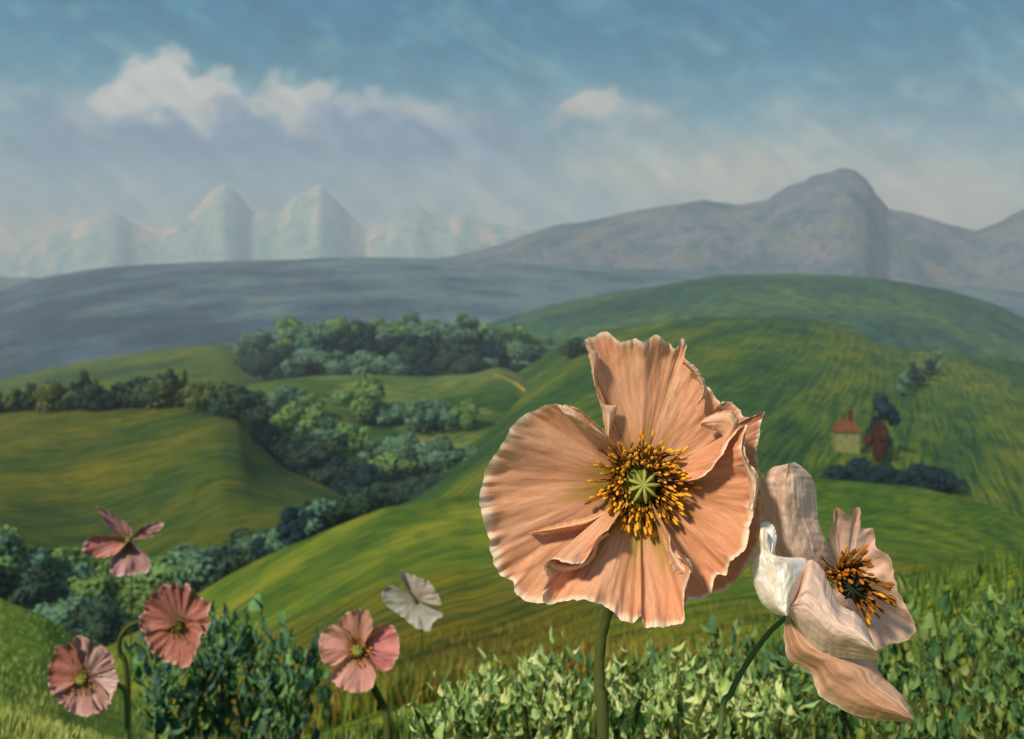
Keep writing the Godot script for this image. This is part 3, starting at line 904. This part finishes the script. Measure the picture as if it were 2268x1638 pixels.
func build_trees() -> void:
	tree_row("left_field", "tree", "tree", ["tall", "tall", "bush"], ["dark", "olive", "dark"], [-20, 915, 200, 905, 400, 900, 540, 925], 30, Vector2(40, 96), 10, "%s dark tree from the left in the far row behind the brown-green field", "dark trees behind the left field", 1)
	tree_row("wooded_hill", "tree", "tree", ["round", "bush"], ["blue_green", "dark", "green"], [540, 810, 640, 778, 860, 757, 1010, 764, 1130, 776, 1225, 806], 26, Vector2(50, 84), 12, "%s round tree from the left along the crest of the upper wood", "trees of the upper wood", 2)
	tree_row("wooded_hill", "tree", "tree", ["round", "bush"], ["dark", "navy", "blue_green"], [530, 862, 640, 852, 760, 846, 900, 840, 1050, 838, 1200, 832], 26, Vector2(60, 100), 14, "%s dark tree from the left along the foot of the upper wood", "trees of the upper wood", 3)
	tree_row("wooded_hill", "tree", "tree", ["round"], ["dark", "navy"], [560, 838, 700, 812, 860, 800, 1000, 802, 1170, 815], 16, Vector2(46, 80), 12, "%s dark tree from the left in the middle of the upper wood", "trees of the upper wood", 13)
	tree_row("hummock", "bush", "bush", ["bush", "round"], ["dark", "dark", "navy"], [535, 912, 570, 990, 630, 1036, 700, 1066, 770, 1090], 16, Vector2(56, 96), 8, "%s dark bush downhill along the edge of the left field", "bushes along the left field's edge", 4)
	tree_row("hummock", "tree", "tree", ["round", "bush"], ["green", "blue_green"], [640, 1000, 760, 1040, 900, 1060, 1070, 1060], 9, Vector2(80, 130), 16, "%s big green rounded tree from the left on the hummock's foot", "rounded trees on the hummock", 5)
	tree_row("hummock", "tree", "tree", ["round", "bush"], ["green", "blue_green", "green"], [590, 940, 700, 930, 860, 935, 1060, 960], 6, Vector2(60, 110), 22, "%s lone green tree from the left in the middle of the hummock", "rounded trees on the hummock", 15)
	tree_row("hummock", "bush", "bush", ["bush"], ["dark", "navy"], [750, 1100, 860, 1116, 960, 1116, 1080, 1110], 11, Vector2(60, 100), 10, "%s navy-dark bush from the left behind the bright field's crest", "dark bushes behind the bright field", 6)
	tree_row("left_field", "bush", "bush", ["bush", "round"], ["blue_green", "dark", "navy"], [420, 1330, 520, 1280, 600, 1245, 700, 1200, 800, 1160], 17, Vector2(60, 116), 9, "%s bush up the hedge along the bright field's left edge", "hedge along the bright field", 7)
	tree_row("left_field", "tree", "tree", ["round", "bush"], ["blue_green", "green", "blue_green"], [-30, 1320, 100, 1350, 220, 1385, 330, 1380, 430, 1340], 12, Vector2(110, 180), 12, "%s tree from the left in the back of the hedge past the near meadow", "hedge behind the near meadow", 8)
	tree_row("left_field", "tree", "tree", ["bush", "round"], ["blue_green", "green", "dark"], [-30, 1370, 100, 1420, 200, 1480, 300, 1490], 9, Vector2(110, 180), 12, "%s tree from the left in the front of the hedge past the near meadow", "hedge behind the near meadow", 14)
	tree_row("right_slope", "bush", "bush", ["bush"], ["navy"], [1856, 1076, 1950, 1084, 2040, 1086, 2110, 1090], 10, Vector2(52, 84), 7, "%s navy hedge bush from the left below the little house", "hedge below the house", 9)
	tree_row("right_slope", "tree", "tree", ["tall"], ["dark", "blue_green"], [1992, 885, 2030, 860, 2080, 832], 6, Vector2(40, 64), 4, "%s thin tree up the slope behind the little house", "thin trees above the house", 10)
	tree_row("right_slope", "tree", "tree", ["round", "bush"], ["dark", "blue_green"], [1255, 800, 1290, 780, 1340, 768], 5, Vector2(40, 64), 8, "%s shrubby tree from the left at the right slope's far end", "trees at the slope's end", 11)
	rng.seed = 12
	var foot := stand("right_slope", 1940, 1022)
	var px := -foot.z / LENS
	tree("tree", "tree", "round", "rust", foot, 100 * px, 62 * px, "rust-brown tree standing close against the little house's right side", "")
	foot = stand("right_slope", 1955, 1005)
	px = -foot.z / LENS
	tree("tree", "tree", "tall", "navy", foot, 135 * px, 150 * px, "spiky navy tree rising behind the rust-brown tree by the house", "")


func build_house() -> void:
	var foot := stand("right_slope", 1878, 1006)
	var px := -foot.z / LENS
	var h := thing("house", "small cream-walled house with a red-brown roof on the right slope", "house", foot)
	var w := 52.0 * px
	var wall_h := 46.0 * px
	var deep := 44.0 * px
	var st := SurfaceTool.new()
	box(Vector3(w, wall_h + 3.0, deep), Vector3(0, wall_h / 2 - 1.5, -deep / 2), st)
	part("wall", st.commit(), M.wall, h)
	# hipped roof with eaves
	var e := 4.0 * px
	var a := [Vector3(-w / 2 - e, wall_h, e), Vector3(w / 2 + e, wall_h, e), Vector3(w / 2 + e, wall_h, -deep - e), Vector3(-w / 2 - e, wall_h, -deep - e)]
	var r0 := Vector3(-w * 0.22, wall_h + 27 * px, -deep / 2)
	var r1 := Vector3(w * 0.3, wall_h + 25 * px, -deep / 2)
	var rs := SurfaceTool.new()
	rs.begin(Mesh.PRIMITIVE_TRIANGLES)
	rs.set_smooth_group(-1)
	for tri in [[a[0], r0, r1], [a[0], r1, a[1]], [a[2], r1, r0], [a[2], r0, a[3]], [a[1], r1, a[2]], [a[3], r0, a[0]], [a[0], a[1], a[2]], [a[0], a[2], a[3]]]:
		for v in tri:
			rs.add_vertex(v)
	rs.generate_normals()
	var roof := part("roof", rs.commit(), M.roof, h)
	var cs := SurfaceTool.new()
	box(Vector3(9 * px, 26 * px, 9 * px), Vector3(w * 0.2, wall_h + 30 * px, -deep * 0.5), cs)
	box(Vector3(11 * px, 3 * px, 11 * px), Vector3(w * 0.2, wall_h + 44.5 * px, -deep * 0.5), cs)
	part("chimney", cs.commit(), M.red_bark, roof)
	h.rotation.y = -0.16


func build_foreground() -> void:
	grass("meadow_grass", "pale green meadow grass on the near slope at lower left", "knoll", 26000, -300, 420, 2.4, 4.0, Vector2(0.008, 0.026), [srgb(116, 140, 70), srgb(146, 160, 80), srgb(172, 176, 100)], 61)
	grass("field_grass", "yellow-green grass on the lower part of the bright middle field", "middle_field", 30000, 300, 1900, 0.7, 1.75, Vector2(0.06, 0.22), [srgb(84, 104, 40), srgb(116, 118, 46), srgb(136, 122, 52), srgb(118, 90, 40)], 62)
	grass("knoll_grass", "green grass and stalks among the leafy plants in front", "knoll", 6000, 420, 2500, 2.2, 4.0, Vector2(0.03, 0.075), [srgb(60, 84, 40), srgb(90, 112, 48), srgb(128, 132, 60)], 63)
	# pale-leaved plants along the bottom edge
	var spots := [[975, 1690, 150, 0.8], [1050, 1700, 200, 0.85], [1110, 1660, 215, 1.0], [1170, 1710, 230, 0.85], [1235, 1670, 240, 1.0], [1290, 1720, 250, 0.8], [1380, 1700, 230, 0.85], [1440, 1670, 240, 1.0], [1510, 1720, 230, 0.8], [1580, 1680, 220, 0.95], [1650, 1720, 220, 0.8], [1710, 1690, 200, 0.9]]
	for i in spots.size():
		var s: Array = spots[i]
		var foot := at(s[0], s[1], s[3])
		var px: float = s[3] / LENS
		leafy_plant("leafy_plant", "%s pale-leaved plant from the left along the bottom edge" % ORDINAL[i], "plant", foot, s[2] * px, 140 * px, 120, 38 * px, "pale", "pale-leaved plants in front", 400 + i)
	var back := [[1130, 1640, 146, 1.3], [1230, 1640, 170, 1.35], [1480, 1640, 185, 1.3], [1580, 1620, 208, 1.35], [1680, 1640, 232, 1.2], [1770, 1660, 254, 1.1], [1860, 1680, 254, 1.0], [1950, 1640, 254, 1.2], [2030, 1620, 286, 1.25], [2110, 1660, 293, 1.1], [2190, 1620, 309, 1.3], [2260, 1660, 332, 1.1], [1990, 1740, 177, 0.85], [2090, 1740, 232, 0.85], [2200, 1740, 247, 0.85], [2290, 1740, 254, 0.85]]
	for i in back.size():
		var s: Array = back[i]
		var foot := at(s[0], s[1], s[3])
		var px: float = s[3] / LENS
		leafy_plant("leafy_plant", ("%s mid-green leafy plant from the left in the back row at right" if i < 12 else "%s mid-green leafy plant from the left in the nearest row at lower right") % ORDINAL[i % 12], "plant", foot, s[2] * px, 150 * px, 110, 44 * px, "mid", "mid-green plants at right", 500 + i)
	# the dark bush at lower left
	var dark := [[400, 1700, 290, 1.5, "leftmost dark leafy shrub of the clump at lower left"], [480, 1710, 350, 1.6, "second dark leafy shrub, right under the roundish red poppy"], [560, 1700, 335, 1.55, "tall dark leafy shrub at the middle of the lower-left clump"], [640, 1690, 255, 1.5, "dark leafy shrub nearest to the four-petalled pink poppy"]]
	for i in dark.size():
		var s: Array = dark[i]
		var px: float = s[3] / LENS
		leafy_plant("leafy_shrub", s[4], "shrub", at(s[0], s[1], s[3]), s[2] * px, 170 * px, 210, 46 * px, "deep", "dark shrubs at lower left", 600 + i)


func build_great_poppy() -> void:
	var heart := Vector2(1419, 1068)
	var d := 0.38
	var f := thing("poppy", "largest salmon-pink poppy, wide open with a golden heart", "flower", at(heart.x, heart.y, d))
	var base := srgb(150, 128, 58)
	var salmon := [base, srgb(218, 162, 128), srgb(228, 184, 152)]
	var coral := [srgb(146, 112, 50), srgb(208, 146, 112), srgb(220, 168, 136)]
	var deep := [srgb(170, 116, 78), srgb(204, 140, 108), srgb(214, 160, 130)]
	# the petal behind, on the right
	petal(f, heart, d, [1600, 890, 1622, 893, 1640, 908, 1652, 924, 1672, 921, 1693, 914, 1684, 950, 1678, 1011, 1686, 1060, 1688, 1110, 1684, 1170, 1672, 1224, 1642, 1280, 1600, 1310, 1560, 1318], -0.004, -0.008, 0.003, deep, {"seed": 2.0, "lip": 0.03, "jag": 5.0})
	# top
	petal(f, heart, d, [1352, 990, 1344, 950, 1332, 896, 1314, 830, 1303, 785, 1295, 754, 1312, 746, 1345, 738, 1374, 756, 1402, 750, 1424, 757, 1442, 746, 1460, 741, 1474, 756, 1491, 774, 1502, 768, 1510, 748, 1521, 765, 1516, 794, 1544, 816, 1562, 848, 1580, 868, 1598, 900, 1622, 912, 1634, 930, 1630, 952, 1608, 976, 1590, 1012, 1560, 1050, 1530, 1072], 0.008, -0.003, 0.0055, salmon, {"seed": 5.0, "nu": 220, "nv": 70, "lip": 0.035, "power": 1.3})
	# left
	petal(f, heart, d, [1345, 962, 1310, 930, 1276, 905, 1241, 895, 1219, 894, 1185, 910, 1155, 927, 1126, 964, 1098, 1008, 1076, 1047, 1063, 1090, 1062, 1124, 1072, 1156, 1081, 1194, 1088, 1224, 1103, 1258, 1108, 1278, 1133, 1289, 1138, 1311, 1163, 1328, 1204, 1338, 1240, 1330, 1262, 1300, 1300, 1240, 1330, 1190], 0.016, 0.0, 0.005, salmon, {"seed": 9.0, "nu": 200, "nv": 70, "lip": 0.055})
	# right
	petal(f, heart, d, [1530, 1066, 1562, 1054, 1598, 1010, 1636, 952, 1654, 944, 1650, 986, 1660, 1020, 1680, 1054, 1678, 1098, 1668, 1142, 1658, 1168, 1660, 1206, 1640, 1230, 1614, 1244, 1612, 1276, 1588, 1272, 1576, 1306, 1562, 1328, 1530, 1334, 1518, 1350, 1514, 1380, 1480, 1388, 1440, 1360], 0.018, 0.001, 0.005, coral, {"seed": 13.0, "nu": 190, "nv": 66, "lip": 0.05, "stain": 0.7})
	# bottom, nearest to the viewer
	var low := petal(f, heart, d, [1345, 1178, 1322, 1194, 1305, 1228, 1290, 1246, 1250, 1248, 1222, 1240, 1206, 1256, 1212, 1286, 1204, 1310, 1206, 1336, 1228, 1338, 1268, 1330, 1302, 1328, 1336, 1342, 1358, 1354, 1376, 1372, 1390, 1380, 1408, 1380, 1420, 1366, 1428, 1392, 1458, 1394, 1492, 1388, 1514, 1376, 1516, 1350, 1516, 1310, 1530, 1268, 1510, 1240, 1488, 1220, 1486, 1190], 0.026, 0.004, 0.005, [srgb(140, 136, 58), srgb(214, 154, 120), srgb(224, 176, 144)], {"seed": 17.0, "nu": 220, "nv": 70, "lip": 0.05, "stain": 0.8})
	# turned-over edges
	var cream := [srgb(214, 170, 138), srgb(224, 188, 158), srgb(232, 204, 176)]
	ruled(low, "turned_edge", heart, d, [1346, 1176, 1320, 1192, 1304, 1226, 1286, 1242, 1246, 1246, 1220, 1236], [1350, 1186, 1328, 1202, 1318, 1232, 1296, 1256, 1248, 1268, 1204, 1262], 0.014, 0.024, 0.005, 0.0006, cream, {"seed": 21.0, "nu": 14})
	ruled(low, "turned_edge", heart, d, [1484, 1180, 1492, 1214, 1510, 1226, 1531, 1248, 1534, 1270], [1476, 1186, 1480, 1226, 1484, 1248, 1500, 1274, 1528, 1276], 0.012, 0.026, 0.006, 0.0008, cream, {"seed": 22.0, "nu": 16})
	ruled(f, "turned_edge", heart, d, [1556, 930, 1584, 916, 1618, 910, 1636, 930, 1628, 956, 1600, 990, 1570, 1046], [1552, 944, 1574, 952, 1590, 956, 1602, 966, 1598, 976, 1580, 1004, 1562, 1050], 0.0095, 0.0125, 0.0035, 0.0006, [srgb(208, 156, 124), srgb(220, 178, 146), srgb(228, 198, 168)], {"seed": 25.0, "nu": 26})
	ruled(f, "turned_edge", heart, d, [1652, 944, 1644, 988, 1660, 1030, 1682, 1056, 1678, 1100], [1646, 972, 1642, 1006, 1650, 1040, 1660, 1080, 1658, 1130], 0.016, 0.021, 0.004, 0.0008, cream, {"seed": 26.0, "nu": 14})
	ruled(f, "turned_edge", heart, d, [1297, 756, 1318, 776, 1326, 790, 1320, 830, 1326, 870, 1344, 896, 1366, 900, 1362, 926, 1350, 956], [1294, 752, 1304, 790, 1312, 832, 1322, 872, 1332, 906, 1338, 940, 1342, 966, 1346, 980, 1350, 984], 0.01, 0.002, 0.003, 0.0006, cream, {"seed": 27.0, "nu": 14})
	ruled(f, "turned_edge", heart, d, [1516, 796, 1544, 816, 1562, 848, 1566, 872, 1546, 896], [1512, 806, 1534, 826, 1550, 850, 1552, 874, 1542, 892], 0.008, 0.009, 0.004, 0.0006, cream, {"seed": 28.0, "nu": 12})
	ruled(f, "turned_edge", heart, d, [1232, 896, 1276, 904, 1312, 932, 1344, 960], [1262, 930, 1284, 948, 1314, 962, 1346, 976], 0.018, 0.008, 0.004, 0.0006, cream, {"seed": 29.0, "nu": 14})
	ruled(f, "turned_edge", heart, d, [1346, 1126, 1300, 1146, 1240, 1160, 1172, 1181], [1350, 1140, 1310, 1166, 1250, 1180, 1172, 1182], 0.004, 0.011, 0.004, 0.0004, [srgb(216, 158, 118), srgb(226, 178, 138), srgb(230, 190, 150)], {"seed": 30.0, "nu": 12})
	# heart
	rng.seed = 77
	var px := d / LENS
	pod(f, 36 * px, 56 * px, M.pod, M.stigma, Vector3(-6 * px, -6 * px, 0), Vector3(0.06, 0.22, 1))
	stamens(f, 80, 26 * px, 42 * px, 0.004, Vector2(34, 54) * px, M.stamen)
	stamens(f, 220, 38 * px, 70 * px, 0.004, Vector2(46, 72) * px, M.stamen)
	flower_stem(f, heart, d, [1416, 1090, 0.392, 1390, 1220, 0.43, 1352, 1340, 0.435, 1330, 1430, 0.435, 1328, 1520, 0.43, 1336, 1640, 0.42, 1340, 2350, 0.41], 0.0026, M.stem)


func build_side_poppy() -> void:
	var heart := Vector2(1872, 1286)
	var d := 0.386
	var f := thing("poppy", "pale dusky-pink poppy turned sideways, beside the largest one at its right", "flower", at(heart.x, heart.y, d))
	var dusk := [srgb(213, 181, 164), srgb(224, 194, 179), srgb(235, 209, 194)]
	var rose := [srgb(207, 166, 149), srgb(218, 181, 164), srgb(226, 194, 179)]
	var tan_ := [srgb(194, 147, 119), srgb(207, 162, 134), srgb(215, 175, 149)]
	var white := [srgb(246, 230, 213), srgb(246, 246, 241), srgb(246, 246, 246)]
	# back petal on the right
	petal(f, heart, d, [1784, 1290, 1790, 1240, 1822, 1220, 1838, 1196, 1842, 1164, 1850, 1125, 1862, 1130, 1888, 1142, 1892, 1126, 1906, 1128, 1908, 1168, 1935, 1173, 1943, 1210, 1973, 1234, 1984, 1278, 2000, 1330, 2028, 1383, 2020, 1408, 1975, 1428, 1939, 1440, 1900, 1400, 1850, 1370, 1800, 1330], 0.006, -0.014, 0.005, rose, {"seed": 41.0, "lip": 0.03, "white": srgb(213, 179, 162)})
	# upright petal on the left
	ruled(f, "petal", heart, d, [1720, 1240, 1700, 1220, 1688, 1156, 1684, 1108, 1684, 1070, 1696, 1050, 1712, 1036, 1732, 1031], [1840, 1262, 1836, 1230, 1826, 1188, 1812, 1150, 1808, 1092, 1798, 1056, 1778, 1036, 1760, 1024], -0.004, 0.01, 0.010, 0.0016, dusk, {"seed": 42.0, "lip_a": 0.06, "lip_end": 0.03})
	# front cup, the light on its turned face painted in as white
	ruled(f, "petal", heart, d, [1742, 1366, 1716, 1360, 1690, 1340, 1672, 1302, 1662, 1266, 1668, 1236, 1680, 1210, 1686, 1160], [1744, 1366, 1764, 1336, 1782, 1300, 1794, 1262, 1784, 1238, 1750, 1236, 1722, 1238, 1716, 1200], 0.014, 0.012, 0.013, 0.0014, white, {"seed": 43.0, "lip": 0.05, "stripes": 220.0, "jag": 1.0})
	# front petal rolling over to the right
	ruled(f, "petal", heart, d, [1742, 1364, 1756, 1376, 1774, 1412, 1814, 1446, 1860, 1456, 1900, 1460, 1949, 1463], [1768, 1322, 1790, 1244, 1822, 1262, 1838, 1296, 1862, 1340, 1904, 1366, 1934, 1420], 0.012, 0.022, 0.013, 0.0014, dusk, {"seed": 44.0, "lip_a": 0.02, "lip_b": 0.05, "lip_end": 0.06})
	# lower petal hanging down
	ruled(f, "petal", heart, d, [1740, 1368, 1737, 1412, 1745, 1456, 1772, 1477, 1797, 1497, 1814, 1540, 1846, 1561, 1886, 1582, 1940, 1596, 1980, 1598, 2026, 1598], [1752, 1364, 1784, 1384, 1820, 1412, 1860, 1430, 1905, 1440, 1936, 1452, 1950, 1490, 1984, 1526, 2008, 1556, 2022, 1584, 2028, 1598], 0.004, 0.014, 0.01, 0.0014, tan_, {"seed": 45.0, "lip_a": 0.06})
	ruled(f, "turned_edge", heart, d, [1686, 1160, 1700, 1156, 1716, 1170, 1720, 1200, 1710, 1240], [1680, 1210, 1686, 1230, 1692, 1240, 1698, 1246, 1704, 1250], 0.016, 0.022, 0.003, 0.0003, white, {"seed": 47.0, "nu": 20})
	rng.seed = 78
	var px := d / LENS
	pod(f, 26 * px, 44 * px, M.dark_pod, M.dark_pod, Vector3(0, 0, 0.004), Vector3(-0.2, 0.1, 1))
	stamens(f, 80, 24 * px, 40 * px, 0.003, Vector2(44, 80) * px, M.stamen, Vector2(0.9, 2.7), 0.06)
	stamens(f, 60, 24 * px, 40 * px, 0.003, Vector2(44, 74) * px, M.stamen, Vector2(-1.4, 0.3), 0.06)
	flower_stem(f, heart, d, [1790, 1330, 0.405, 1748, 1364, 0.41, 1714, 1392, 0.415, 1682, 1430, 0.415, 1650, 1478, 0.415, 1620, 1536, 0.41, 1596, 1640, 0.4, 1600, 2350, 0.39], 0.0013, M.dark_stem)


func build_small_poppies() -> void:
	var mauve := [srgb(130, 102, 71), srgb(161, 124, 128), srgb(184, 145, 149)]
	var red := [srgb(131, 101, 80), srgb(164, 106, 99), srgb(198, 133, 121)]
	var pink := [srgb(161, 116, 73), srgb(199, 145, 139), srgb(218, 165, 159)]
	var rosy := [srgb(151, 107, 72), srgb(194, 123, 124), srgb(215, 147, 146)]
	var f := small_poppy("faint mauve-pink poppy with four narrow petals, highest at left", Vector2(286, 1194), 1.6, [[[274, 1190, 250, 1180, 232, 1160, 220, 1138, 212, 1124, 226, 1128, 248, 1140, 272, 1152, 288, 1166, 294, 1184], 14, 0], [[300, 1186, 312, 1170, 334, 1160, 362, 1160, 350, 1180, 328, 1192, 306, 1196], 10, 0], [[276, 1200, 262, 1188, 240, 1188, 206, 1186, 192, 1196, 180, 1224, 206, 1234, 240, 1234, 266, 1220, 278, 1206], 16, 2], [[278, 1206, 262, 1222, 244, 1244, 248, 1272, 280, 1276, 312, 1272, 330, 1264, 326, 1234, 306, 1216, 290, 1206], 20, 4]], [mauve, mauve, [srgb(151, 112, 72), srgb(190, 127, 128), srgb(183, 139, 143)], mauve], 16, {"n": 14, "white": srgb(212, 183, 188), "lip": 0.05})
	flower_stem(f, Vector2(286, 1194), 1.6, [286, 1200, 1.61, 290, 1262, 1.66, 292, 1330, 1.68, 288, 1500, 1.68, 290, 1800, 1.66], 0.0013, M.stem)
	f = small_poppy("roundish brick-red poppy with frilled rim, under the faint mauve one", Vector2(400, 1384), 1.2, [[[392, 1384, 360, 1398, 330, 1404, 310, 1390, 316, 1350, 330, 1320, 356, 1302, 384, 1292, 400, 1300], 14, 0], [[396, 1300, 412, 1294, 436, 1312, 462, 1340, 460, 1364, 458, 1400, 440, 1410, 412, 1392], 12, 0.5], [[318, 1384, 322, 1416, 334, 1448, 356, 1462, 388, 1472, 400, 1480, 424, 1466, 436, 1440, 448, 1400, 430, 1376, 410, 1376], 18, 3]], [red, red, [srgb(131, 101, 80), srgb(176, 114, 103), srgb(211, 147, 133)]], 26, {"dark": true, "n": 30, "jag": 8.0, "ruffle": 16.0, "lip": 0.08})
	flower_stem(f, Vector2(400, 1384), 1.2, [396, 1386, 1.21, 350, 1376, 1.24, 300, 1380, 1.24, 268, 1408, 1.24, 264, 1446, 1.24, 279, 1482, 1.24, 281, 1640, 1.23, 282, 1900, 1.2], 0.0034, M.stem)
	f = small_poppy("dusty red and pale-pink poppy, lowest at far left", Vector2(186, 1500), 1.1, [[[158, 1470, 160, 1440, 162, 1414, 184, 1410, 206, 1424, 226, 1432, 244, 1446, 252, 1474, 230, 1490], 12, 0], [[168, 1508, 136, 1538, 116, 1540, 104, 1520, 106, 1490, 110, 1462, 124, 1434, 150, 1426, 170, 1440, 182, 1476], 14, 1], [[240, 1462, 256, 1484, 260, 1510, 250, 1536, 240, 1566, 222, 1580, 206, 1560, 200, 1530], 14, 1.5], [[112, 1524, 120, 1550, 136, 1562, 160, 1580, 190, 1587, 216, 1580, 238, 1560, 230, 1530, 210, 1510], 18, 3]], [[srgb(117, 102, 83), srgb(147, 114, 118), srgb(220, 191, 190)], red, [srgb(148, 129, 115), srgb(198, 167, 168), srgb(230, 202, 203)], [srgb(139, 109, 90), srgb(171, 129, 126), srgb(212, 177, 177)]], 28, {"n": 40, "ruffle": 14.0})
	flower_stem(f, Vector2(186, 1500), 1.1, [190, 1502, 1.11, 236, 1516, 1.13, 266, 1520, 1.13, 279, 1548, 1.13, 281, 1640, 1.12, 282, 1900, 1.1], 0.0028, M.dark_stem)
	f = small_poppy("four-petalled rose-pink poppy on a curved stem beside the dark shrubs", Vector2(794, 1436), 1.0, [[[776, 1424, 756, 1396, 752, 1376, 766, 1360, 790, 1350, 816, 1354, 824, 1380, 822, 1404, 808, 1424], 10, 0], [[780, 1440, 750, 1470, 724, 1474, 708, 1450, 706, 1416, 720, 1394, 746, 1384, 770, 1400, 786, 1428], 12, 1], [[804, 1432, 822, 1400, 840, 1386, 868, 1386, 882, 1412, 882, 1448, 868, 1480, 848, 1488, 824, 1474, 806, 1452], 13, 1.5], [[784, 1446, 752, 1474, 730, 1498, 752, 1524, 788, 1536, 816, 1530, 832, 1508, 826, 1478, 806, 1454], 18, 3]], [[srgb(151, 115, 62), srgb(171, 127, 115), srgb(205, 153, 137)], pink, rosy, pink], 30, {"n": 44, "jag": 4.0})
	flower_stem(f, Vector2(794, 1436), 1.0, [798, 1444, 1.01, 816, 1500, 1.03, 834, 1536, 1.03, 850, 1570, 1.03, 858, 1620, 1.02, 858, 1850, 1.0], 0.0042, M.stem)
	var ash := [srgb(150, 150, 136), srgb(166, 166, 156), srgb(184, 184, 176)]
	f = small_poppy("only white poppy, small, half folded, over the bright field", Vector2(920, 1330), 1.5, [[[912, 1320, 898, 1300, 888, 1280, 890, 1262, 898, 1272, 924, 1278, 956, 1298, 972, 1322, 974, 1340, 950, 1338], 10, -1], [[900, 1312, 880, 1298, 866, 1298, 846, 1312, 848, 1330, 864, 1348, 884, 1362, 906, 1380, 932, 1396, 952, 1398, 960, 1376, 980, 1366, 972, 1352, 944, 1340], 16, 2]], [[srgb(150, 142, 121), srgb(176, 165, 156), srgb(189, 176, 170)], ash], 12, {"n": 8, "dark": true, "white": srgb(200, 200, 194), "lip": 0.05})
	flower_stem(f, Vector2(920, 1330), 1.5, [922, 1334, 1.51, 934, 1400, 1.56, 930, 1500, 1.57, 926, 1640, 1.56, 930, 1800, 1.54], 0.0012, M.stem)
